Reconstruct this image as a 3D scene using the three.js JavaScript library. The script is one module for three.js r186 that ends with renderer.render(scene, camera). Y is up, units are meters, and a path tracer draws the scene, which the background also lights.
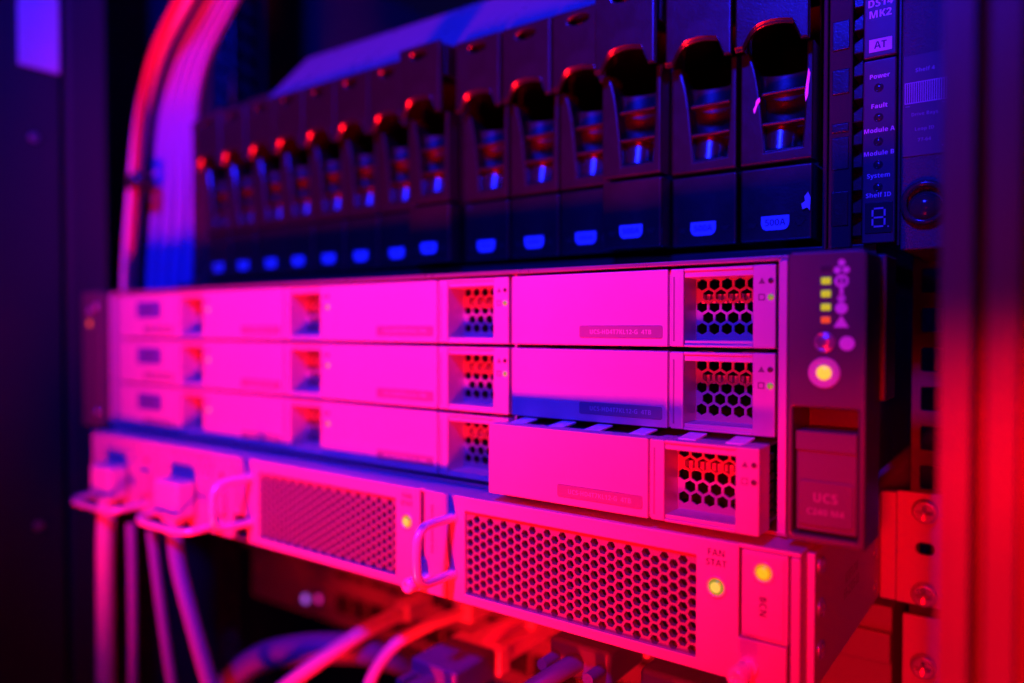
import * as THREE from 'three';
import { RoundedBoxGeometry } from 'three/addons/geometries/RoundedBoxGeometry.js';
import { mergeGeometries } from 'three/addons/utils/BufferGeometryUtils.js';

// ---------- camera, light, exposure (lengths below in millimetres, turned to metres by MM) ----------
const MM = 0.001, Y0 = 1.0;
const V = (x, y, z) => new THREE.Vector3(x * MM, Y0 + y * MM, z * MM);
const scene = new THREE.Scene();
scene.background = new THREE.Color().setRGB(0.0015, 0.0008, 0.02);  // dim blue added as ambient fill over the whole scene
const camera = new THREE.PerspectiveCamera(48.975, 1024 / 683, 0.01, 20);
camera.position.copy(V(491.6, 64.1, 240.1));
camera.rotation.set(-0.01978, 0.62993, 0.0005, 'YXZ');
camera.focus = 0.262;
camera.userData.fStop = 3.1;
scene.add(camera);
const renderer = new THREE.WebGLRenderer({ antialias: true });
renderer.setSize(1024, 683);
renderer.toneMapping = THREE.LinearToneMapping;
renderer.toneMappingExposure = 1;
renderer.shadowMap.enabled = true;

const BLUE = new THREE.Color().setRGB(0.005, 0.009, 1), RED = new THREE.Color().setRGB(1, 0.003, 0.005);
// blue lamp: above and in front, aimed at the disk shelf
const BLUE_AT = [400, 620, 600], BLUE_TO = [222, 308, -45];
const blueLamp = new THREE.SpotLight(BLUE, 6.6, 0, THREE.MathUtils.degToRad(29.5), 0.45, 2);
blueLamp.position.copy(V(...BLUE_AT)); blueLamp.target.position.copy(V(...BLUE_TO));
blueLamp.castShadow = true; blueLamp.shadow.radius = 2; scene.add(blueLamp, blueLamp.target); blueLamp.name = 'blue_lamp_beam';
// red stage lamp: low and in front; its narrow beam spans the server and ends at the control panel and the posts
const RED_AT = [400, -600, 860], RED_TO = [200, 68, 0];
const redLamp = new THREE.SpotLight(RED, 23, 0, THREE.MathUtils.degToRad(12.3), 0.06, 2);
redLamp.position.copy(V(...RED_AT)); redLamp.target.position.copy(V(...RED_TO));
redLamp.castShadow = true; redLamp.shadow.radius = 5.5; scene.add(redLamp, redLamp.target); redLamp.name = 'red_lamp_beam';
// hooded red lamp: beside the rack's right post, its hood cuts the beam off at mid height
const SIDE_AT = [514, 78, 420], SIDE_TO = [482, -110, 80];
const sideLamp = new THREE.SpotLight(new THREE.Color().setRGB(1, 0, 0.004), 1.15, 0, THREE.MathUtils.degToRad(26), 0.12, 2);
sideLamp.position.copy(V(...SIDE_AT)); sideLamp.target.position.copy(V(...SIDE_TO));
sideLamp.castShadow = true; sideLamp.shadow.radius = 1; scene.add(sideLamp, sideLamp.target); sideLamp.name = 'side_lamp_beam';

// ---------- helpers ----------
let seed = 7;
const rnd = () => { seed = (seed * 1664525 + 1013904223) >>> 0; return seed / 4294967296; };
const taken = {};
function numbered(n) { const k = taken[n] = (taken[n] ?? -1) + 1; return k ? n + '_' + String(k).padStart(3, '0') : n; }
function thing(name, label, category, at, group) {
  const o = new THREE.Group(); o.name = numbered(name); o.position.copy(V(...at)); o.userData = { label, category };
  if (group) o.userData.group = group;
  o.userData.origin = at; scene.add(o); return o;
}
function copyOf(o, at, label) {
  const c = o.clone(); c.name = numbered(o.name.replace(/_\d+$/, '')); c.position.copy(V(...at));
  c.userData = { label, category: o.userData.category, origin: at }; if (o.userData.group) c.userData.group = o.userData.group;
  scene.add(c); return c;
}
// uv in tiles of 50 mm, laid on by the way a face points
function meterUV(g) {
  const p = g.attributes.position, n = g.attributes.normal, uv = new Float32Array(p.count * 2);
  for (let i = 0; i < p.count; i++) {
    const ax = Math.abs(n.getX(i)), ay = Math.abs(n.getY(i)), az = Math.abs(n.getZ(i));
    const [u, v] = az >= ax && az >= ay ? [p.getX(i), p.getY(i)] : ay >= ax ? [p.getX(i), p.getZ(i)] : [p.getZ(i), p.getY(i)];
    uv[i * 2] = u / 50; uv[i * 2 + 1] = v / 50;
  }
  g.setAttribute('uv', new THREE.BufferAttribute(uv, 2)); return g;
}
const plain = (g) => { const q = g.index ? g.toNonIndexed() : g; if (!q.attributes.uv) q.setAttribute('uv', new THREE.BufferAttribute(new Float32Array(q.attributes.position.count * 2), 2)); return q; };
const join = (list) => mergeGeometries(list.map(plain));
// part: geometry in mm in its thing's own frame; root = the thing when parent is a part
function part(name, geo, mat, parent, keepUV = false, label) {
  let g = Array.isArray(geo) ? join(geo) : geo;
  if (!keepUV) meterUV(g);
  g.scale(MM, MM, MM);
  const m = new THREE.Mesh(g, mat); m.name = name; m.castShadow = m.receiveShadow = true;
  if (label) m.userData.label = label;
  parent.add(m); return m;
}
const bx = (x0, x1, y0, y1, z0, z1, r = 0.4) => {
  const w = x1 - x0, h = y1 - y0, d = z1 - z0;
  const g = r > 0 ? new RoundedBoxGeometry(w, h, d, 2, Math.min(r, w / 2.05, h / 2.05, d / 2.05)) : new THREE.BoxGeometry(w, h, d);
  return g.translate((x0 + x1) / 2, (y0 + y1) / 2, (z0 + z1) / 2);
};
const poly = (pts) => { const s = new THREE.Shape(); pts.forEach(([x, y], i) => i ? s.lineTo(x, y) : s.moveTo(x, y)); s.closePath(); return s; };
const rrect = (x0, x1, y0, y1, r, P = THREE.Shape) => {
  const s = new P(); s.moveTo(x0 + r, y0); s.lineTo(x1 - r, y0); s.absarc(x1 - r, y0 + r, r, -Math.PI / 2, 0); s.lineTo(x1, y1 - r); s.absarc(x1 - r, y1 - r, r, 0, Math.PI / 2);
  s.lineTo(x0 + r, y1); s.absarc(x0 + r, y1 - r, r, Math.PI / 2, Math.PI); s.lineTo(x0, y0 + r); s.absarc(x0 + r, y0 + r, r, Math.PI, Math.PI * 1.5); return s;
};
function ext(shape, z0, z1, bevel = 0, seg = 2, curve = 10) {   // front face ends at z1
  const g = new THREE.ExtrudeGeometry(shape, { depth: z1 - z0 - 2 * bevel, bevelEnabled: bevel > 0, bevelSize: bevel, bevelThickness: bevel, bevelOffset: -bevel, bevelSegments: seg, curveSegments: curve });
  return g.translate(0, 0, z0 + bevel);
}
const ngon = (cx, cy, r, n, a0, P = THREE.Path) => { const s = new P(); for (let i = 0; i <= n; i++) { const a = a0 + i * 2 * Math.PI / n; i ? s.lineTo(cx + r * Math.cos(a), cy + r * Math.sin(a)) : s.moveTo(cx + r * Math.cos(a), cy + r * Math.sin(a)); } return s; };
const disc = (cx, cy, r, z0, z1, n = 24) => new THREE.CylinderGeometry(r, r, z1 - z0, n).rotateX(Math.PI / 2).translate(cx, cy, (z0 + z1) / 2);
const dome = (cx, cy, r, z, k = 0.6) => new THREE.SphereGeometry(r, 20, 12, 0, Math.PI * 2, 0, Math.PI / 2).rotateX(Math.PI / 2).scale(1, 1, k).translate(cx, cy, z);
const ring = (cx, cy, r, t, z) => new THREE.TorusGeometry(r, t, 8, 28).translate(cx, cy, z);
const tube = (pts, r, seg = 48, rad = 10) => new THREE.TubeGeometry(new THREE.CatmullRomCurve3(pts.map((p) => new THREE.Vector3(...p)), false, 'centripetal'), seg, r, rad);
function screw(cx, cy, z, r, h) {   // pan head with a cross cut into it
  const a = r * 0.62, b = r * 0.15, s = new THREE.Shape(); s.absarc(0, 0, r * 0.72, 0, Math.PI * 2);
  const c = new THREE.Path([[b, b], [b, a], [-b, a], [-b, b], [-a, b], [-a, -b], [-b, -b], [-b, -a], [b, -a], [b, -b], [a, -b], [a, b]].map((q) => new THREE.Vector2(...q))); s.holes.push(c);
  const prof = [[0.001, 0], [r, 0], [r, h * 0.3], [r * 0.9, h * 0.7], [r * 0.72, h * 0.92], [0.001, h * 0.45]].map((q) => new THREE.Vector2(...q));
  return join([new THREE.LatheGeometry(prof, 24).rotateX(Math.PI / 2).translate(cx, cy, z), ext(s, z + h * 0.6, z + h, 0.08, 1).translate(cx, cy, 0)]);
}

// ---------- procedural textures ----------
function noiseTex(size, fn, srgb = false) {
  const d = new Uint8Array(size * size * 4);
  for (let y = 0; y < size; y++) for (let x = 0; x < size; x++) { const v = Math.max(0, Math.min(255, fn(x, y))); const i = (y * size + x) * 4; d[i] = d[i + 1] = d[i + 2] = v; d[i + 3] = 255; }
  const t = new THREE.DataTexture(d, size, size); t.wrapS = t.wrapT = THREE.RepeatWrapping; t.magFilter = THREE.LinearFilter; t.minFilter = THREE.LinearMipmapLinearFilter; t.generateMipmaps = true;
  if (srgb) t.colorSpace = THREE.SRGBColorSpace; t.needsUpdate = true; return t;
}
function lattice(n) { const a = new Float32Array(n * n); for (let i = 0; i < n * n; i++) a[i] = rnd(); return (u, v) => { const x = u * n, y = v * n, i = Math.floor(x), j = Math.floor(y), f = x - i, g = y - j, s = f * f * (3 - 2 * f), t = g * g * (3 - 2 * g), q = (p, r) => a[((r % n + n) % n) * n + (p % n + n) % n]; return (q(i, j) * (1 - s) + q(i + 1, j) * s) * (1 - t) + (q(i, j + 1) * (1 - s) + q(i + 1, j + 1) * s) * t; }; }
const l4 = lattice(4), l9 = lattice(9), l23 = lattice(23), l90 = lattice(90), l200 = lattice(200);
const grainTex = noiseTex(512, (x, y) => 255 * (0.55 * l200(x / 512, y / 512) + 0.45 * l90(x / 512, y / 512)));
const smudgeTex = noiseTex(512, (x, y) => 255 * (0.55 + 0.45 * (0.4 * l4(x / 512, y / 512) + 0.3 * l9(x / 512, y / 512) + 0.2 * l23(x / 512, y / 512) + 0.1 * l90(x / 512, y / 512))));
const paintTex = (() => {   // near even paint with specks of dust and hair-fine scuffs
  const S = 1024, c = document.createElement('canvas'); c.width = c.height = S; const g = c.getContext('2d');
  g.fillStyle = 'rgb(236,236,236)'; g.fillRect(0, 0, S, S);
  for (let i = 0; i < 900; i++) { const v = 205 + rnd() * 50; g.fillStyle = `rgba(${v},${v},${v},0.35)`; g.beginPath(); g.arc(rnd() * S, rnd() * S, 0.6 + rnd() * 1.6, 0, 7); g.fill(); }
  for (let i = 0; i < 30; i++) { const x = rnd() * S, y = rnd() * S, a = rnd() * 6.3, L = 20 + rnd() * 90, v = rnd() < 0.5 ? 255 : 190; g.strokeStyle = `rgba(${v},${v},${v},0.3)`; g.lineWidth = 0.7 + rnd(); g.beginPath(); g.moveTo(x, y); g.lineTo(x + L * Math.cos(a), y + L * Math.sin(a)); g.stroke(); }
  const t = new THREE.CanvasTexture(c); t.colorSpace = THREE.SRGBColorSpace; t.wrapS = t.wrapT = THREE.RepeatWrapping; return t;
})();
const mat = (r, g, b, rough, metal = 0, extra = {}) => new THREE.MeshPhysicalMaterial({ color: new THREE.Color().setRGB(r, g, b), roughness: rough, metalness: metal, ...extra });
const grain = (s) => ({ bumpMap: grainTex, bumpScale: s });
const M = {
  silver: mat(0.56, 0.56, 0.57, 0.5, 0.15, { map: paintTex, roughnessMap: smudgeTex, ...grain(0.00003) }),
  frame: mat(0.5, 0.5, 0.51, 0.45, 0.2, { roughnessMap: smudgeTex, ...grain(0.00003) }),
  coat: mat(0.55, 0.55, 0.56, 0.55, 0.1, { map: paintTex, ...grain(0.00012) }),
  steel: mat(0.55, 0.55, 0.57, 0.38, 0.8, { roughnessMap: smudgeTex, ...grain(0.00002) }),
  bright: mat(0.92, 0.92, 0.94, 0.25, 0.2, { clearcoat: 0.6, clearcoatRoughness: 0.15 }),
  chrome: mat(0.85, 0.85, 0.87, 0.18, 1),
  tab: mat(0.9, 0.9, 0.9, 0.3, 0.1),
  grille: mat(0.24, 0.24, 0.245, 0.45, 0.3),
  navy: mat(0.02, 0.022, 0.11, 0.4),  // blue light behind the grille holes put into the wall colour
  mesh: mat(0.3, 0.3, 0.31, 0.5, 0.25),
  black: mat(0.02, 0.02, 0.022, 0.4, 0, { roughnessMap: smudgeTex, ...grain(0.00004) }),
  dark: mat(0.035, 0.035, 0.038, 0.45, 0, { roughnessMap: smudgeTex, ...grain(0.00004) }),
  shelf: mat(0.006, 0.006, 0.007, 0.42, 0, { roughnessMap: smudgeTex, side: THREE.DoubleSide, clearcoat: 1, clearcoatRoughness: 0.22, ior: 1.6, ...grain(0.00005) }),
  ear: mat(0.07, 0.07, 0.073, 0.5, 0, { roughnessMap: smudgeTex, ...grain(0.00006) }),
  earDark: mat(0.03, 0.03, 0.033, 0.5, 0, grain(0.00006)),
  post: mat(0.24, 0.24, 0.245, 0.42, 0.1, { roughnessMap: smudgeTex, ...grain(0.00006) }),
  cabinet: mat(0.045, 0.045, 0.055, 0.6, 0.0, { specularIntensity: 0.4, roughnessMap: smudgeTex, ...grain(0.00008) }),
  glossy: mat(0.03, 0.03, 0.035, 0.18, 0, { roughnessMap: smudgeTex }),
  white: mat(0.88, 0.88, 0.88, 0.4),
  cable: mat(0.62, 0.62, 0.63, 0.45, 0, grain(0.00003)),
  cableLilac: mat(0.42, 0.44, 0.68, 0.45),
  cableBlueLit: mat(0.16, 0.2, 0.5, 0.42),  // blue light without red put into the jacket colour
  cableRed: mat(0.5, 0.03, 0.04, 0.45),
  cableDark: mat(0.08, 0.08, 0.09, 0.5),
  connector: mat(0.08, 0.1, 0.28, 0.45),
  partLabel: mat(0.2, 0.2, 0.21, 0.55),
  print: mat(0.12, 0.12, 0.12, 0.6),
  ledOff: mat(0.05, 0.06, 0.03, 0.3),
  pin: mat(0.85, 0.85, 0.87, 0.35, 0.2),
};
const glow = (r, g, b, k) => new THREE.MeshStandardMaterial({ color: new THREE.Color().setRGB(r * 0.3, g * 0.3, b * 0.3), emissive: new THREE.Color().setRGB(r, g, b), emissiveIntensity: k, roughness: 0.3 });
const G = { rimLime: glow(0.22, 0.3, 0.03, 0.8), rimYellow: glow(0.5, 0.3, 0.01, 0.8), lime: glow(0.62, 0.7, 0.09, 0.8), yellow: glow(0.85, 0.6, 0.015, 0.8), dim: glow(0.2, 0.28, 0.04, 0.8), orange: glow(0.9, 0.07, 0.02, 0.8), amber: glow(1, 0.5, 0.05, 1.2), bar: glow(0.5, 0.45, 0.015, 1.0), violet: glow(0.5, 0.1, 1, 1) };
function textMat(w, h, draw, base, o = {}) {   // print: writing on a clear or a coloured ground
  const c = document.createElement('canvas'); c.width = w; c.height = h; const g = c.getContext('2d'); g.clearRect(0, 0, w, h); if (base) { g.fillStyle = base; g.fillRect(0, 0, w, h); } g.textAlign = 'center'; g.textBaseline = 'middle'; draw(g, w, h);
  const t = new THREE.CanvasTexture(c); t.colorSpace = THREE.SRGBColorSpace;
  return new THREE.MeshStandardMaterial({ map: t, roughness: 0.55, transparent: !base, ...o });
}
const quad = (x0, x1, y0, y1, z) => new THREE.PlaneGeometry(x1 - x0, y1 - y0).translate((x0 + x1) / 2, (y0 + y1) / 2, z);
const write = (s, px, color, font = 'bold') => (g, w, h) => { g.fillStyle = color; g.font = `${font} ${px}px sans-serif`; const L = s.split('\n'); L.forEach((t, i) => g.fillText(t, w / 2, h / 2 + (i - (L.length - 1) / 2) * px * 1.08)); };

// ---------- server rack: posts, mounting rails, panels ----------
const rack = thing('server_rack', 'dark server rack frame with ribbed front post and square-holed mounting rail', 'rack', [210, -400, -100]);
{
  const R = (g) => g.translate(-210, 400, 100);
  // right front post: two rounded ribs and grooves, an extrusion seen from above
  const prof = poly([[470.5, -52], [476.4, -52], [476.4, -30], [479.4, -30], [479.4, -52], [484.8, -52], [484.8, -30], [489, -30], [489, -52], [506, -52], [506, -5], [474, -5], [474, -18], [470.5, -18]]);
  const post = part('corner_post', R(ext(prof, -400, 420, 0.7, 2).rotateX(-Math.PI / 2)), M.post, rack);
  // left front post, seen on its inner face
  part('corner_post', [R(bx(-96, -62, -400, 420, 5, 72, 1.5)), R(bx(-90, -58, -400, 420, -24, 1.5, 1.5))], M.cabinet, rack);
  part('name_plate', R(bx(-62, -60.5, 236, 330, 6, 31, 0.5)), M.white, rack, false, 'white plate high on the left post');
  part('screw', R(screw(0, 0, 0, 3, 1.6).rotateY(Math.PI / 2).translate(-61.8, 190, 22)), M.steel, rack);
  part('screw', R(screw(0, 0, 0, 3, 1.6).rotateY(Math.PI / 2).translate(-61.8, -70, 22)), M.steel, rack);
  // mounting rails with square holes
  for (const [x0, x1, hx] of [[443.5, 472, 447], [-52, -23.5, -36.5]]) {
    const s = rrect(x0, x1, -400, 420, 0.5);
    for (let y = 78 - 15.875 * 28; y < 400; y += 15.875) s.holes.push(rrect(hx, hx + 9.5, y, y + 9.5, 0.8, THREE.Path));
    const right = x0 > 0, e = right ? x1 : x0;
    part('mounting_rail', [R(ext(s, -103.5, -101.5, 0.25, 1)), R(bx(right ? e - 2.5 : e, right ? e : e + 2.5, -400, 420, -150, -104, 0.3))], M.dark, rack);
  }
  part('side_panel', R(bx(512, 516, -400, 420, -700, -30, 0.5)), M.cabinet, rack);
  part('side_panel', R(bx(-104, -100, -400, 420, -700, -30, 0.5)), M.cabinet, rack);
  part('back_panel', R(bx(-99, 511, -400, 420, -704, -700, 0.5)), M.cabinet, rack);
}

// ---------- storage server: chassis and control panel ----------
const server = thing('storage_server', 'two-unit silver storage server with dark control panel, filling the middle of the rack', 'server', [210, -2.5, 0]);
{
  const S = (g) => g.translate(-210, 2.5, 0);
  part('top_panel', S(bx(-3.5, 423.5, 84.9, 86.5, -420, 1, 0.35)), M.steel, server);
  part('bottom_panel', S(bx(-3.5, 423.5, -2.4, -0.9, -420, -1, 0.3)), M.steel, server);
  part('side_panel', S(bx(420.9, 423.5, -0.8, 84.8, -420, 2, 0.4)), M.frame, server);
  part('side_panel', S(bx(-3.5, -0.9, -0.8, 84.8, -420, 2, 0.4)), M.frame, server);
  for (const x of [104.2, 206.6, 315.2]) part('divider', S(bx(x, x + 0.8, -0.8, 84.8, -180, -4, 0.2)), M.frame, server);
  part('backplane', S(bx(-0.8, 420.8, -0.8, 84.8, -190, -184, 0.3)), M.black, server);
  part('slide_rail', S(bx(427, 436, 8, 78, -240, -34, 0.5)), M.black, server);
  // control panel at the right end
  const hs = poly([[425.2, -0.5], [447.3, -0.5], [447.3, 85.4], [446, 86.6], [426.4, 86.6], [425.2, 85.4]]);
  hs.holes.push(rrect(427, 445.4, 1.8, 40, 0.9, THREE.Path));
  const ear = part('control_panel', [S(ext(hs, -14, 8, 0.9, 3)), S(bx(425.2, 448.6, 41, 86.6, -32, -14.5, 0.8)), S(bx(427, 445.4, 1.8, 40, -13.8, -11, 0.3))], M.ear, server, false, 'dark grey control panel with status lights and a flap');
  const lx = 436.3;
  part('indicator_light', S(bx(lx - 1.5, lx + 1.5, 80.2, 82, 7.6, 8.1, 0.2)), M.earDark, ear);
  for (const y of [77.6, 73.8, 69.9]) part('indicator_light', S(bx(lx - 1.35, lx + 1.35, y - 1, y + 1, 7.6, 8.25, 0.3)), G.bar, ear);
  part('indicator_light', S(bx(lx - 1.3, lx + 1.3, 65.2, 67.1, 7.6, 8.25, 0.3)), G.orange, ear);
  const pr = mat(0.75, 0.75, 0.75, 0.5), icon = (g) => part('printed_icon', S(g), pr, ear);
  icon(join([[440.6, 82.7], [439.4, 80.6], [441.8, 80.6]].map(([x, y]) => disc(x, y, 1.0, 7.95, 8.12, 14))));
  icon(join([ext((() => { const s = new THREE.Shape(); s.absarc(440.6, 77.4, 1.9, 0, 6.283); const h = new THREE.Path(); h.absarc(440.6, 77.4, 1.15, 0, 6.283); s.holes.push(h); return s; })(), 7.95, 8.12), bx(440.3, 440.9, 76.3, 78.4, 7.95, 8.12, 0)]));
  icon(join([disc(440.6, 72.4, 1.1, 7.95, 8.12, 14), bx(440.1, 441.1, 72.8, 75.4, 7.95, 8.12, 0)]));
  icon(ext(ngon(440.6, 69.5, 1.8, 8, 0.39, THREE.Shape), 7.95, 8.12));
  icon(ext(poly([[438.5, 63.9], [442.7, 63.9], [440.6, 67.4]]), 7.95, 8.12));
  icon(disc(442.2, 59.3, 2.1, 7.95, 8.15, 20));
  const btn = part('locator_button', [S(ring(436, 59.6, 2.6, 0.4, 8)), S(dome(436, 59.6, 2.3, 7.9, 0.35))], M.steel, ear);
  const pb = part('power_button', [S(disc(436, 50.6, 4.2, 7.7, 8.3, 30)), S(ring(436, 50.6, 4.2, 0.35, 8.1))], mat(0.5, 0.5, 0.5, 0.4), ear);
  part('power_light', S(dome(436, 50.6, 2.1, 8.3, 0.35)), G.amber, pb);
  // flap in the lower half
  const flap = part('flap', [S(bx(427.6, 444.8, 2.6, 32.8, -10.8, 5.6, 0.7)), S(bx(427.6, 444.8, 27, 32.8, 5.5, 6.4, 0.3))], mat(0.085, 0.085, 0.088, 0.5, 0, grain(0.00006)), ear);
  const pl = part('badge', S(ext(rrect(428.4, 444, 4.6, 18, 1.2), 5.6, 6.3, 0.25, 2)), mat(0.09, 0.09, 0.093, 0.5), ear);
  part('lettering', S(quad(429.4, 443, 5.5, 16.5, 6.36)), textMat(384, 310, (g, w, h) => { g.fillStyle = 'rgb(135,135,135)'; g.font = 'bold 110px sans-serif'; g.fillText('UCS', w / 2, 95); g.font = 'bold 76px sans-serif'; g.fillText('C240 M4', w / 2, 215); }), pl, true);
  // left end
  const el = part('rack_ear', [S(bx(-28, -4.2, -0.5, 86.6, -20, 8, 1))], M.ear, server, false, 'dark ear at the far left end');
  part('indicator_light', S(dome(-17, 66, 2.2, 8, 0.5)), G.orange, el);
  part('indicator_light', S(dome(-17, 74, 2.4, 8, 0.5)), M.steel, el);
  for (const y of [77, 9]) part('screw', S(screw(-8, y, 8, 2.4, 1.2)), M.steel, el);
}

// ---------- hard drives in the server ----------
function hexPlate(w, h, pitch, across, thick, pointy) {
  const s = rrect(0, w, 0, h, 0.2), r = across / Math.sqrt(3), step = pitch * Math.sqrt(3) / 2;
  if (pointy) { for (let j = 0, y = h - 2.1; y > r + 0.3; j++, y -= step) for (let x = (j % 2 ? pitch / 2 : 0) + 2.1; x < w - r; x += pitch) s.holes.push(ngon(x, y, r, 6, Math.PI / 6)); }
  else { for (let i = 0, x = r + 0.5; x < w - r - 0.2; i++, x += step) for (let y = (i % 2 ? pitch / 2 : 0) + r + 0.3; y < h - r; y += pitch) s.holes.push(ngon(x, y, r, 6, 0)); }
  return ext(s, -thick, 0, 0);
}
const DL = 'silver hard drive tray', W = 103.6, H = 27.2;
const drive = thing('hard_drive', '', 'hard drive', [316, 0, 0], 'silver drive trays in the storage server');
{
  part('face_plate', bx(0.4, 66.8, 0.3, H - 0.2, -7, 0, 0.5), M.silver, drive);
  const lt = part('latch', [bx(67.9, 72.6, 0.4, H - 0.3, -11.5, 0.1, 0.5)], M.frame, drive);
  part('latch_slot', bx(68.9, 69.5, 2.2, H - 3, 0, 0.18, 0.05), M.partLabel, lt);
  part('tray_frame', [bx(72.7, 96.2, H - 3.4, H - 0.5, -12, -0.6, 0.3), bx(72.7, 96.2, H - 1.3, H - 0.3, -4, 0, 0.25), bx(72.7, 96.2, 0.5, 2.6, -12, -0.8, 0.3), bx(72.7, 96.2, 0.35, 1.2, -4, 0, 0.25),
    bx(66, 68.5, 0.6, H - 0.6, -9, -2, 0.2)], M.frame, drive);
  part('light_bar', bx(96.2, W - 0.2, 0.3, H - 0.2, -10.5, 0.1, 0.45), M.silver, drive);
  part('vent_plate', hexPlate(23.6, 22.4, 4.45, 3.6, 0.9, true).translate(72.6, 1.6, -11.1), M.mesh, drive);
  const pins = []; for (let i = 0; i < 11; i++) pins.push(bx(73.6 + i * 2, 74.8 + i * 2, 15.4, 18.6, -15.5, -13.2, 0.2));
  part('contact_spring', pins, M.pin, drive);
  part('tray_side', [bx(0.6, 2, 0.6, H - 0.6, -130, -7, 0.2), bx(W - 2, W - 0.8, 0.6, H - 0.6, -130, -30, 0.2), bx(2.1, W - 2.1, 0.7, 1.9, -130, -12.1, 0.2), bx(2.1, 70, 24.4, 25.4, -130, -12.1, 0.2), bx(70.1, W - 2.1, 25.4, 26.4, -130, -12.1, 0.2)], M.steel, drive);
  part('disk', bx(3, 70, 2.5, 24, -150, -20, 1), M.dark, drive);
  const fingers = []; for (let i = 0; i < 7; i++) fingers.push(bx(W - 2.2, W - 0.9 - (i % 2) * 0.3, 2.6 + i * 3.1, 4.8 + i * 3.1, -17.5, -11, 0.3));
  part('grounding_finger', fingers, M.dark, drive);
  for (const x of [9.5, 27, 42.4, 60, 78, 94]) part('spring_tab', bx(-3.1, 3.1, -0.4, 0.4, -5, 5, 0.25).rotateX(0.09).translate(x, 27.2, -10.5), M.tab, drive);
  const lab = part('part_label', ext(rrect(31.6, 65, 3.1, 7.6, 0.8), -0.3, 0.22, 0.1, 1), M.partLabel, drive);
  part('lettering', quad(33, 64, 3.4, 7.3, 0.26), textMat(620, 78, write('UCS-HD4T7KL12-G  4TB', 46, 'rgb(185,185,185)')), lab, true);
  part('printed_icon', ext(poly([[98.0, 20.9], [100.2, 20.9], [99.1, 22.9]]), 0, 0.16), M.print, drive);
  const sq = rrect(98, 100.1, 15.6, 17.7, 0.2); sq.holes.push(rrect(98.35, 99.75, 15.95, 17.35, 0.15, THREE.Path));
  part('printed_icon', ext(sq, 0, 0.16), M.print, drive);
  part('fault_light', dome(101.9, 21.8, 0.95, 0.05, 0.4), M.ledOff, drive);
  part('activity_light', dome(101.9, 16.6, 1.0, 0.05, 0.5), G.dim, drive);
}
{
  const colX = [3.5, 104.8, 207.2, 316], ROW = ['top', 'middle', 'bottom'], COL = ['leftmost column, bearing a pale sticker', 'second column from the left', 'third column from the left', 'right-hand column beside the control panel'];
  for (let c = 0; c < 4; c++) for (let r = 0; r < 3; r++) {
    const out = c === 3 && r === 2, at = [colX[c], 56.6 - r * 28.2 + 0.3, out ? 15 : 0];
    const label = out ? 'silver drive tray pulled partly out of the server, showing bright tabs on top' : `${DL} in the ${ROW[r]} row, ${COL[c]}`;
    let d = drive;
    if (c === 3 && r === 0) { drive.position.copy(V(...at)); drive.userData.label = label; } else d = copyOf(drive, at, label);
    if (c === 2) d.scale.x = 1.04;
    if (out) d.children.find((o) => o.name === 'activity_light').material = M.ledOff;
    if (c === 0) { const st = part('sticker', ext(rrect(24, 52, 12.3, 22.4, 1.2), 0, 0.25, 0.08, 1), mat(0.06, 0.1, 0.3, 0.6), d, false, 'blue-grey sticker'); part('lettering', quad(27, 49, 14.5, 20.5, 0.3), textMat(256, 70, write('HDD ' + (1 + r), 54, 'rgb(60,60,70)')), st, true); }
  }
}

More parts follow.
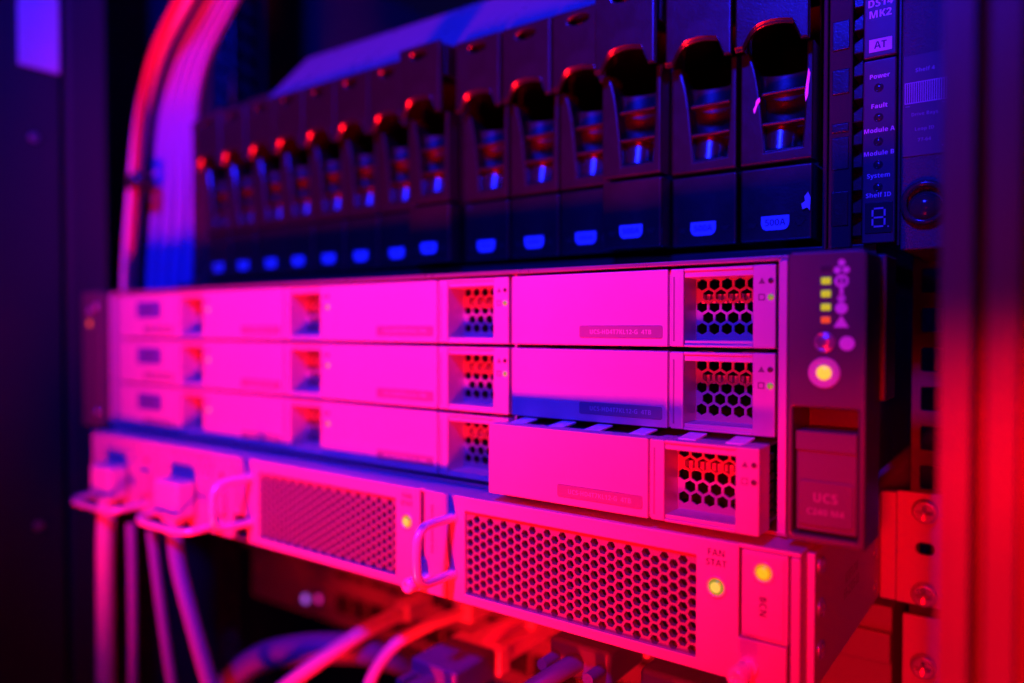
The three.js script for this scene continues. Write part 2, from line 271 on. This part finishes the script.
// ---------- one-unit switch below the server: chassis, fan modules, supplies ----------
const sw = thing('fabric_switch', 'one-unit silver switch chassis jutting out below the storage server', 'network switch', [213, -46, 0]);
{
  const S = (g) => g.translate(-213, 46, 0);
  part('top_panel', S(bx(-6, 431, -4.2, -2.8, -420, 12.2, 0.4)), M.coat, sw);
  part('bottom_panel', S(bx(-6, 431, -47.3, -46.2, -420, 9, 0.3)), M.steel, sw);
  part('side_panel', S(bx(428, 431, -46, -4.3, -420, 12.6, 0.8)), M.coat, sw);
  part('side_panel', S(bx(-6, -4.4, -46, -4.3, -420, 12.6, 0.5)), M.coat, sw);
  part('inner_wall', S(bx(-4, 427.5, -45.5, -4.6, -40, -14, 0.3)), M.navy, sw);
  const bp = part('beacon_panel', [S(bx(413.4, 427.4, -31.4, -4.4, 4, 12.4, 0.4)), S(bx(414.4, 426.4, -30.4, -5.2, 12.2, 12.9, 0.3))], M.coat, sw);
  part('beacon_ring', S(ring(420.2, -10.4, 3.1, 0.35, 12.9)), M.frame, bp);
  part('beacon_light', S(dome(420.2, -10.4, 2.6, 12.6, 0.45)), G.rimYellow, bp); part('beacon_core', S(dome(420.2, -10.4, 1.9, 13.1, 0.45)), G.yellow, bp);
  part('lettering', S(new THREE.PlaneGeometry(8.5, 3.4).rotateZ(-Math.PI / 2).translate(420.2, -20.8, 12.96)), textMat(200, 80, write('BCN', 74, 'rgb(52,52,52)')), bp, true);
  // mounting bracket: plate along the side, flange turned out at the rail
  const br = part('mounting_bracket', [S(bx(431.1, 433.4, -46, -4, -99, 6, 0.4)), S(bx(433.5, 439.4, -47, -3, -101.2, -96, 0.6)), S(ext((() => { const s = rrect(439, 466, -48, -2.6, 0.8); s.holes.push(rrect(446, 453, -27.5, -22.5, 2.4, THREE.Path)); return s; })(), -101.2, -98.6, 0.4, 2))], M.coat, sw, false, 'bracket plate screwed along the right side, flange turned out at the rail');
  for (const y of [-9, -22, -35]) part('screw', S(screw(0, 0, 0, 3, 1.1).rotateY(Math.PI / 2).translate(433.4, y, 0)), M.steel, br);
  for (const y of [-12, -26, -40]) part('screw', S(screw(0, 0, 0, 2.6, 1).rotateY(Math.PI / 2).translate(433.4, y, -86)), M.steel, br);
  for (const y of [-9.5, -43]) part('screw', S(screw(449.5, y, -98.6, 5, 4)), M.steel, br);
  part('lettering', S(new THREE.PlaneGeometry(40, 12).rotateY(Math.PI / 2).translate(433.48, -25, -44)), textMat(400, 120, write('AIRFLOW\n69-2305-03', 48, 'rgb(150,150,150)')), br, true);
}
const FAN = 'fan modules in the switch';
const fan = thing('fan_module', 'right-hand silver fan module with honeycomb grille and steel handle, beside the yellow beacon light', 'fan module', [281, -46, 13], FAN);
{
  const o = poly([[0.3, 43], [131.6, 43], [131.6, 14.2], [146.2, 14.2], [146.2, 0.4], [13, 0.4], [13, 13.6], [0.3, 13.6]]);
  o.holes.push(rrect(21.8, 117.8, 4.2, 37.2, 0.4, THREE.Path));
  part('face_plate', ext(o, -3.2, 0, 0.45, 2), M.coat, fan);
  part('grille', hexPlate(97, 34, 3.82, 2.85, 2.4, false).translate(21.3, 3.7, -1.6), M.grille, fan);
  part('grille_frame', [bx(20.5, 119, 1.5, 3.6, -14, -3.3, 0.2), bx(20.5, 119, 37.8, 40, -14, -3.3, 0.2)], M.frame, fan);
  part('handle', tube([[15.8, 34, -2], [15.8, 34, 6], [15.8, 34, 13], [15.8, 33.2, 17.4], [15.8, 30.2, 20.4], [15.8, 26, 21.2], [15.8, 19, 21.2], [15.8, 14.8, 20.4], [15.8, 12, 17.4], [15.8, 11.4, 13], [15.8, 11.4, 6], [15.8, 11.4, -2]], 1.9, 72, 14), M.bright, fan);
  part('handle_foot', [ring(15.8, 34, 2.2, 0.5, 0.2), ring(15.8, 11.4, 2.2, 0.5, 0.2)], M.coat, fan);
  const led = part('status_ring', ring(124.5, 28.3, 3.2, 0.4, 0.05), M.frame, fan);
  part('status_light', dome(124.5, 28.3, 2.6, -0.2, 0.45), G.rimLime, led); part('status_core', dome(124.5, 28.3, 1.9, 0.3, 0.45), G.lime, led);
  part('lettering', quad(119.6, 129.4, 34, 41, 0.06), textMat(220, 160, write('FAN\nSTAT', 68, 'rgb(58,58,58)')), fan, true);
  part('side_lettering', quad(3, 6.6, 15, 40, 0.06), textMat(60, 400, (g) => { g.fillStyle = 'rgb(62,62,62)'; g.translate(30, 200); g.rotate(-Math.PI / 2); g.font = 'bold 30px sans-serif'; g.fillText('FAN MODULE  69-2304', 0, 0); }), fan, true);
  const shaft = part('thumb_screw', [disc(135, 6.2, 2.9, 0, 1.2), disc(135, 6.2, 1.9, 1, 7), disc(135, 6.2, 3.1, 6.5, 10.5), screw(135, 6.2, 10.2, 3.05, 1.6)], M.bright, fan);
}
copyOf(fan, [147, -46, 13], 'silver fan module with honeycomb grille, between the right fan module and the power supplies');
for (const [k, x] of [[0, -4.2], [1, 71.5]]) {
  const p = thing('power_supply', k ? 'silver power supply face next to the left fan module, wire loop below' : 'silver power supply face at the far left end of the switch', 'power supply', [x, -46, 13], 'power supplies in the switch');
  const s = rrect(0.4, 75, 0.5, 43, 0.8);
  for (let j = 0; j < 3; j++) for (let i = 0; i < 9; i++) s.holes.push(ngon(18 + i * 4.6 + (j % 2) * 2.3, 39 - j * 4, 1.7, 6, Math.PI / 6));
  part('face_plate', ext(s, -3, 0, 0.4, 1), M.coat, p);
  part('inner_block', bx(2, 73, 2, 41.5, -14, -6, 0.3), M.dark, p);
  part('release_tab', [bx(60, 71, 12, 26, 0.1, 3, 0.8)], M.coat, p);
  part('status_light', dome(66, 32, 1.6, 0, 0.5), M.ledOff, p);
  const L = tube([[14, 6, -1], [13, 6, 8], [14, 5.6, 16], [22, 5.2, 20], [40, 5, 20], [56, 5.2, 20], [64, 5.6, 16], [65, 6, 8], [64, 6, -1]], 1.9, 60, 8);
  part('wire_loop', L, M.bright, p);
}
// power cords plugged into the supplies
[[30, 'leftmost'], [103, 'right-hand']].forEach(([x, w], i) => {
  const c = thing('power_lead', `pale ${w} power plug in the switch's supplies with its cord hanging down`, 'power cord', [x, -30, 16], 'power cords of the switch');
  part('plug', [bx(-12, 12, -9, 11, -2, 9, 2), bx(-7, 7, -13, -7, 0, 8, 2.5)], M.cable, c);
  part('cord', tube(i ? [[0, -10, 4], [6, -30, 6], [24, -60, 8], [50, -100, 10], [94, -170, 12]] : [[0, -10, 4], [1, -30, 6], [0, -60, 6], [-1, -110, 6], [-2, -190, 6]], i ? 4 : 5.2, 50, 14), i ? M.cableBlueLit : M.cable, c);
});

// ---------- disk shelf above: chassis, right bezel ----------
const shelf = thing('disk_shelf', 'black disk shelf enclosure with lettered status column, above the storage server', 'disk shelf', [230, 90, -48]);
{
  const S = (g) => g.translate(-230, -90, 48);
  part('chassis', [S(bx(-10, 440, 88.4, 93.5, -420, -47, 0.6)), S(bx(-10, 440, 206, 224, -420, -80, 0.6)), S(bx(8, 26, 93.6, 205.9, -420, -52, 0.6)), S(bx(420.5, 440, 93.6, 205.9, -420, -56, 0.6)), S(bx(26.2, 420.3, 93.7, 205.8, -120, -100, 0))], M.black, shelf);
  part('top_rail', S(ext(poly([[78, 201], [78, 236], [74, 236], [42, 201.6], [43, 201]]), 100, 440, 0.8, 2).rotateY(Math.PI / 2)), mat(0.22, 0.22, 0.23, 0.38, 0, { roughnessMap: smudgeTex }), shelf, false, 'smooth grey rail along the top');
  part('left_bezel', S(bx(12, 29, 92, 204, -60, -46, 2)), M.black, shelf);
  const gl = part('side_strip', [S(bx(422.6, 424, 92, 260, -58, -43.2, 0.5)), S(bx(424.2, 432, 92, 260, -58, -44.6, 0.8))], M.glossy, shelf);
  for (const [y0, y1] of [[162, 172], [146.5, 155], [133, 136], [120, 131], [100, 112]]) part('clip', S(bx(425.4, 431, y0, y1, -44.7, -44.1, 0.25)), M.shelf, gl);
  for (let i = 0; i < 11; i++) part('notch', S(ext(poly([[432.2, 96 + i * 8], [435.4, 96 + i * 8], [435.4, 101.4 + i * 8], [432.2, 99.6 + i * 8]]), -56, -45.4, 0.3, 1)), M.shelf, shelf);
  const panel = mat(0.05, 0.052, 0.06, 0.4, 0, { roughnessMap: smudgeTex, ...grain(0.00003) });
  const st = part('status_panel', S(bx(435.6, 446, 93, 156.2, -56, -44, 0.6)), panel, shelf);
  part('name_panel', S(bx(435.6, 446, 156.9, 260, -56, -44, 0.6)), panel, shelf);
  const ink = 'rgb(205,205,215)';
  const w = (s, x, y, ww, hh, px, font) => part('lettering', S(quad(x - ww / 2, x + ww / 2, y - hh / 2, y + hh / 2, -43.95)), textMat(ww * 40, hh * 40, write(s, px, ink, font)), shelf, true);
  w('DS14\nMK2', 440.8, 173.6, 10, 8, 140);
  const at = part('type_badge', S(bx(437.4, 444.6, 158.8, 163.2, -44.2, -43.9, 0.1)), mat(0.55, 0.55, 0.6, 0.5), shelf);
  part('lettering', S(quad(437.6, 444.4, 159, 163, -43.86)), textMat(240, 140, write('AT', 120, 'rgb(60,60,80)')), at, true);
  [['Power', 150.4], ['Fault', 140.2], ['Module A', 131.9], ['Module B', 124], ['System', 116.3], ['Shelf ID', 109.6]].forEach(([s, y], i) => {
    part('lettering', S(quad(435.9, 445.7, y - 1.7, y + 1.7, -43.95)), textMat(400, 140, write(s, 88, ink)), st, true);
    if (i < 5) { part('indicator_light', [S(ring(440.6, y - 4, 1.3, 0.25, -44)), S(dome(440.6, y - 4, 1.1, -44.05, 0.4))], M.glossy, st); }
  });
  const dg = part('digit_window', S(bx(436.6, 445.4, 96.4, 107.2, -44.4, -43.6, 0.35)), M.glossy, st);
  const seg = mat(0.45, 0.45, 0.5, 0.4);
  for (const [x0, x1, y0, y1] of [[439.5, 442.5, 104.6, 105.2], [439.5, 442.5, 101.5, 102.1], [439.5, 442.5, 98.4, 99], [442.6, 443.2, 102.2, 104.5], [442.6, 443.2, 99.1, 101.4], [438.8, 439.4, 102.2, 104.5], [438.8, 439.4, 99.1, 101.4], [443.8, 444.3, 98.3, 98.8]]) part('digit_segment', S(bx(x0, x1, y0, y1, -43.6, -43.5, 0.03)), seg, dg);
  // outer ear with a paper label and a latch
  const ear = part('outer_ear', [S(bx(447.4, 463, 90, 260, -100, -45, 1))], mat(0.05, 0.05, 0.06, 0.6, 0, grain(0.0003)), shelf);
  part('trim', S(bx(446.2, 447.2, 92, 260, -60, -46.5, 0.3)), M.black, shelf);
  const lb = part('paper_label', S(bx(448, 461.5, 121.6, 155.4, -45, -44.6, 0.15)), mat(0.07, 0.07, 0.085, 0.6), ear);
  part('lettering', S(quad(448.2, 461.4, 122, 155.2, -44.56)), textMat(396, 996, (g) => {
    g.fillStyle = 'rgb(150,140,170)'; g.font = 'bold 54px sans-serif'; g.fillText('Shelf 4', 190, 150);
    g.fillStyle = 'rgb(170,160,190)'; g.fillRect(10, 265, 376, 9); g.fillRect(10, 470, 376, 9); for (let x = 10; x < 386; x += 20) g.fillRect(x, 265, 9, 210);
    g.fillStyle = 'rgb(130,120,150)'; g.font = 'bold 48px sans-serif'; g.fillText('Drive Bays', 190, 590); g.fillText('Loop ID', 190, 740); g.fillText('77-64', 190, 850); g.fillRect(18, 500, 40, 8); g.fillRect(340, 500, 40, 8); g.beginPath(); g.arc(350, 930, 10, 0, 7); g.fill();
  }), lb, true);
  part('latch_knob', [S(dome(455, 104, 5.2, -45, 0.8)), S(ring(455, 105.5, 6.4, 1.1, -43.5))], M.glossy, ear);
}
// ---------- disk modules in the shelf ----------
const mod = thing('disk_module', '', 'disk module', [0, 96, -45], 'black disk modules in the shelf');
{
  const blk = part('lower_block', bx(0.3, 26.9, 0.2, 28, -32, 0, 0.9), M.shelf, mod);
  for (const x of [3.2, 20.6]) part('finger_notch', ext(poly([[x, 7.4], [x + 4, 7.4], [x + 2.6, 5.4], [x + 1, 5.4]]), -0.5, 0.25, 0.1, 1), M.black, blk);
  const ds = new THREE.Shape(); ds.moveTo(8.4, 9.6); ds.lineTo(8.4, 7); ds.quadraticCurveTo(8.6, 4.2, 11, 4.2); ds.lineTo(16.2, 4.2); ds.quadraticCurveTo(18.6, 4.2, 18.8, 7); ds.lineTo(18.8, 9.6); ds.closePath();
  const lb = part('capacity_label', ext(ds, -0.2, 0.35, 0.1, 1), mat(0.3, 0.62, 0.85, 0.45), mod);
  part('lettering', quad(9, 18.2, 5, 9.2, 0.4), textMat(230, 105, write('500A', 84, 'rgb(70,75,110)')), lb, true);
  const u = new THREE.Shape(); u.moveTo(0.4, 29.4); u.lineTo(26.8, 29.4); u.lineTo(26.8, 72); u.lineTo(24.6, 72); u.quadraticCurveTo(24.6, 50, 23.2, 34); u.lineTo(9.6, 33.6); u.quadraticCurveTo(8.4, 48, 7.2, 57); u.quadraticCurveTo(6, 66, 3.4, 72); u.lineTo(0.4, 72); u.closePath();
  const cv = part('cover', ext(u, -10, 0.6, 0.7, 3), M.shelf, mod);
  part('well', new THREE.CylinderGeometry(11, 11, 33, 24, 1, true, Math.PI * 0.58, Math.PI * 0.84).scale(0.95, 1, 0.7).translate(16, 47.5, -1.5), M.shelf, mod);
  for (const y of [33.2, 43.6, 55]) part('rib', [new THREE.CylinderGeometry(0.75, 0.75, 15.2, 12).rotateZ(Math.PI / 2).translate(16.1, y + 0.65, -0.9), ext(poly([[8.4 - (y - 33) * 0.03, y], [23.8, y], [23.8, y + 1.4], [8.4 - (y - 33) * 0.03, y + 1.1]]), -7, -0.9, 0.3, 1)], M.shelf, mod);
  const hd = new THREE.Shape(); hd.moveTo(0.3, 71); hd.lineTo(3.2, 71); hd.bezierCurveTo(5, 74, 6, 77.8, 11, 78.4); hd.bezierCurveTo(15, 78.8, 17, 78.4, 21.5, 77.2); hd.lineTo(24, 71); hd.lineTo(26.9, 71); hd.lineTo(26.9, 104.5); hd.lineTo(0.3, 104.5); hd.closePath();
  const eh = new THREE.Path(); eh.absellipse(13.5, 99.6, 5.2, 2, 0, Math.PI * 2); hd.holes.push(eh);
  part('handle', [ext(hd, 4.2, 7, 0.8, 3), bx(0.6, 26.6, 89, 104.3, -13.8, 2.1, 0.3)], M.shelf, mod);
  const arch = hd.getPoints(10), edge = arch.slice(0, arch.findIndex((p) => p.x > 26.8)).map((p) => [p.x, p.y]);
  const rim = edge.map(([x, y]) => [[x, y + 1.5, 7.4], [x, y - 0.1, 6.45], [x, y + 1.5, 5.4]]), tri = [];   // chamfered rim swept along the arch
  for (let i = 0; i + 1 < rim.length; i++) for (let k = 0; k < 3; k++) { const a = rim[i][k], b = rim[i][(k + 1) % 3], c = rim[i + 1][k], d = rim[i + 1][(k + 1) % 3]; tri.push(...a, ...b, ...c, ...b, ...d, ...c); }
  const rg = new THREE.BufferGeometry(); rg.setAttribute('position', new THREE.Float32BufferAttribute(tri, 3)); rg.computeVertexNormals();
  part('grip_edge', rg, M.shelf, mod);
  part('body', bx(0.5, 26.7, 0.5, 105, -54.5, -51, 0.4), M.black, mod);
  part('side_wall', [bx(0.35, 0.9, 28.5, 104, -50.8, -10.2, 0.1), bx(26.3, 26.85, 28.5, 104, -50.8, -10.2, 0.1)], M.black, mod);
  part('glint_bulge', new THREE.CylinderGeometry(7.4, 7.4, 11, 28, 1, false, -Math.PI * 0.55, Math.PI * 1.1).rotateX(-0.2).translate(13.4, 38.8, -9.6), M.shelf, mod);  // added black bulge, tilted so the blue lamp glints on it
}
{
  const ORD = ['first', 'second', 'third', 'fourth', 'fifth', 'sixth', 'seventh', 'eighth', 'ninth', 'tenth', 'eleventh', 'twelfth', 'thirteenth', 'fourteenth'];
  for (let i = 0; i < 14; i++) {
    const proud = i === 2 || i === 6, cx = [405.5, 377.4, 350.3, 323.8, 296.4, 268.4, 239.4, 208.5, 181, 154.2, 127, 101, 72.5, 45.2][i];
    const at = [cx - 13.6, 96, proud ? -36 : -45];
    const label = i === 0 ? 'black disk module with torn paper scraps, nearest the lettered status column' : `black disk module, ${ORD[i]} from the status column${proud ? ', standing proud of its neighbours' : ''}`;
    if (i === 0) { mod.position.copy(V(...at)); mod.userData.label = label; } else copyOf(mod, at, label);
  }
  const paper = mat(0.7, 0.68, 0.68, 0.8), scrap = (pts, x, y, s = 1) => part('paper_scrap', ext(poly(pts.map(([a, b]) => [x + a * s, y + b * s])), 0.5, 0.8, 0), paper, mod);
  scrap([[0, 0], [0.7, 1.2], [1.3, 3.2], [2.6, 5.2], [2.2, 6.6], [0.9, 5.4], [0.6, 3.6], [-0.2, 2]], 5.6, 48.5, 0.9);
  scrap([[0, 0], [0.8, 2], [1.1, 6], [1.6, 10], [0.9, 12], [0.2, 7], [-0.3, 3]], 24.4, 50, 1);
  scrap([[0, 0], [1.6, 0.6], [2.6, -0.6], [2.8, 4], [1.9, 6.2], [0.6, 4.6], [0.9, 3], [-0.4, 2]], 23.6, 11, 1);
}

// ---------- lower equipment and cables ----------
const low = thing('patch_unit', 'dark lower unit with rows of ports, seen below the fan modules', 'network unit', [215, -142, -100]);
{
  const S = (g) => g.translate(-215, 142, 100);
  part('chassis', [S(bx(-6, 437, -142, -53, -400, -104, 0.8)), S(bx(-6, 437, -76, -63, -104.2, -100, 0.8))], mat(0.26, 0.26, 0.265, 0.5, 0.2, grain(0.0001)), low);
  part('bracket', [S(bx(441.5, 468, -140, -52.5, -101.2, -98.8, 0.8))], M.coat, low);
  part('screw', S(screw(449.5, -72, -98.8, 5, 4)), M.steel, low);
  part('ledge', S(bx(-6, 437, -101, -97, -104.2, -96, 0.8)), mat(0.16, 0.16, 0.165, 0.45, 0.2), low);
  for (let r = 0; r < 2; r++) for (let i = 0; i < 20; i++) { const x = 92 + i * 16.4, y = -96 - r * 22 + (r ? 0 : 2); part('port', [S(bx(x, x + 13, y - 14, y - 2, -104.3, -102.2, 0.4)), S(bx(x + 1.4, x + 11.6, y - 12.6, y - 3.4, -102.3, -101.8, 0.2))], (i + r) % 3 ? M.dark : M.black, low); }
  part('indicator_light', S(dome(58, -131, 3, -103.9, 0.6)), G.violet, low);
  part('indicator_light', S(dome(72, -128, 2.6, -103.9, 0.6)), glow(1, 0.02, 0.5, 0.8), low);
}
function plug(x, y, z, label) {
  const c = thing('serial_plug', label, 'connector', [x, y, z], 'dark serial plugs under the fan modules');
  part('shell', [bx(-15, 15, -6, 6, -34, -26, 1), bx(-11, 11, -4.5, 4.5, -94, -33.8, 1)], M.bright, c);
  part('hood', [bx(-13.5, 13.5, -7, 7, -25.8, 4, 2.2)], M.connector, c);
  for (const s of [-1, 1]) part('thumb_screw', [disc(s * 10, 0, 2.2, 3, 14)], M.connector, c);
  part('cord', tube([[0, 0, 0], [-4, -2, 14], [-18, -14, 30], [-40, -40, 48], [-60, -80, 60]], 3.6, 36, 10), M.connector, c);
  return c;
}
plug(345, -64, -8, 'dark serial plug with paired screws, below the grille of the right fan module');
plug(384, -66, -8, 'dark serial plug at the right, half below the picture edge');
plug(270, -92, -8, 'dark serial plug at the centre bottom edge');
const cable = (name, label, pts, r, m, group) => { const [x, y, z] = pts[0], c = thing(name, label, 'cable', [x, y, z], group); const q = pts.map((p) => [p[0] - x, p[1] - y, p[2] - z]); part('sheath', tube(q, r, 64, 12), m, c); return c; };
function netCable(label, pts, r, m) { const c = cable('network_cable', label, pts, r, m, 'network cables under the fan modules'); part('boot', [bx(-6, 6, -5, 5, -18, 2, 1.6)], m, c); return c; }
netCable('pale thick network cable sweeping down left from under the fan modules', [[196, -96, -62], [194, -98, -40], [188, -106, -14], [174, -122, 8], [150, -150, 30], [130, -190, 44]], 4, M.cable);
netCable('thin pink-lit network cable curving down, right of the thick pale one', [[240, -86, -62], [234, -88, -42], [224, -96, -26], [218, -112, -16], [216, -150, -8]], 3, M.cable);
netCable('pale network cable with bulky boot, dropping in front of the ports', [[280, -80, -62], [276, -83, -46], [268, -94, -36], [264, -112, -30], [262, -150, -28]], 3.4, M.cable);
cable('blue_cable', 'thick dark bluish cable arching at the lower left', [[206, -128, -70], [190, -112, -40], [160, -112, -20], [130, -124, -10], [108, -150, -4], [100, -200, 0]], 8, M.connector);
// hanging cables at the lower left
[[[57, -50, 20], [58, -80, 20], [58, -120, 20], [56, -190, 20], 2.8, 'cable tinted with blue light hanging just right of the left power cord'],
 [[76, -52, 18], [82, -80, 18], [92, -120, 18], [112, -190, 18], 2.8, 'cable tinted with blue light hanging just left of the right power cord']].forEach(([a, b, c, d, r, label]) => cable('hanging_cable', label, [a, b, c, d], r, M.cableBlueLit, 'cables hanging below the supplies'));
// bundle rising at the upper left
[[0, 0, 5, M.cable, 'thickest pale cable, leftmost of the bundle rising at the upper left'], [11, 5, 2.6, M.cableRed, 'thin red cable in the upper left bundle'], [6, -14, 4.2, M.cableBlueLit, 'cable tinted with blue light right beside the red one in the upper left bundle'],
 [15, -18, 4.2, M.cableBlueLit, 'cable tinted with blue light in the middle of the upper left bundle'], [24, -22, 4.2, M.cableBlueLit, 'cable tinted with blue light second from the right in the upper left bundle'], [33, -26, 4, M.cableBlueLit, 'rightmost cable tinted with blue light of the upper left bundle']].forEach(([dx, dz, r, m, label], i) => {
  const k = i ? 0.55 : 1, z = -34 + dz;
  cable('bundle_cable', label, [[-50 + dx * 0.9, 40, z], [-50 + dx, 92, z], [-42 + dx, 150, z], [-26 + dx * k, 218, z], [0 + dx * k * 0.6, 252, z + 2], [36 + dx * k * 0.5, 284 + dx * 0.1, z], [70, 318 + dx * 0.1, z - 4], [100, 360, z - 8]], r, m, 'cables rising beside the shelf');
});
const tie = thing('cable_tie', 'dark strap round the upper left cable bundle', 'cable tie', [-27, 164, -32]);
part('strap', new THREE.TorusGeometry(1, 0.09, 8, 30).rotateX(Math.PI / 2).scale(8, 50, 9), M.black, tie);

// ---------- the lamps themselves, out of frame in front of the rack ----------
function lamp(name, label, at, to, w, h, m) {
  const c = thing(name, label, 'lamp', at); c.lookAt(V(...to));   // +z looks at the target
  part('housing', bx(-w / 2 - 12, w / 2 + 12, -h / 2 - 12, h / 2 + 12, -60, -8, 6), M.black, c);
  part('diffuser', bx(-w / 2, w / 2, -h / 2, h / 2, -7.8, -3, 2), m, c);
}
lamp('spot_lamp', 'low red stage lamp facing the rack', RED_AT, RED_TO, 180, 180, glow(1, 0, 0.02, 4));
lamp('spot_lamp', 'blue spot lamp above and in front of the rack', BLUE_AT, BLUE_TO, 90, 90, glow(0.02, 0.035, 1, 4));
lamp('spot_lamp', 'hooded red lamp beside the right rack post', SIDE_AT, SIDE_TO, 60, 40, glow(1, 0, 0.02, 4));

renderer.render(scene, camera);
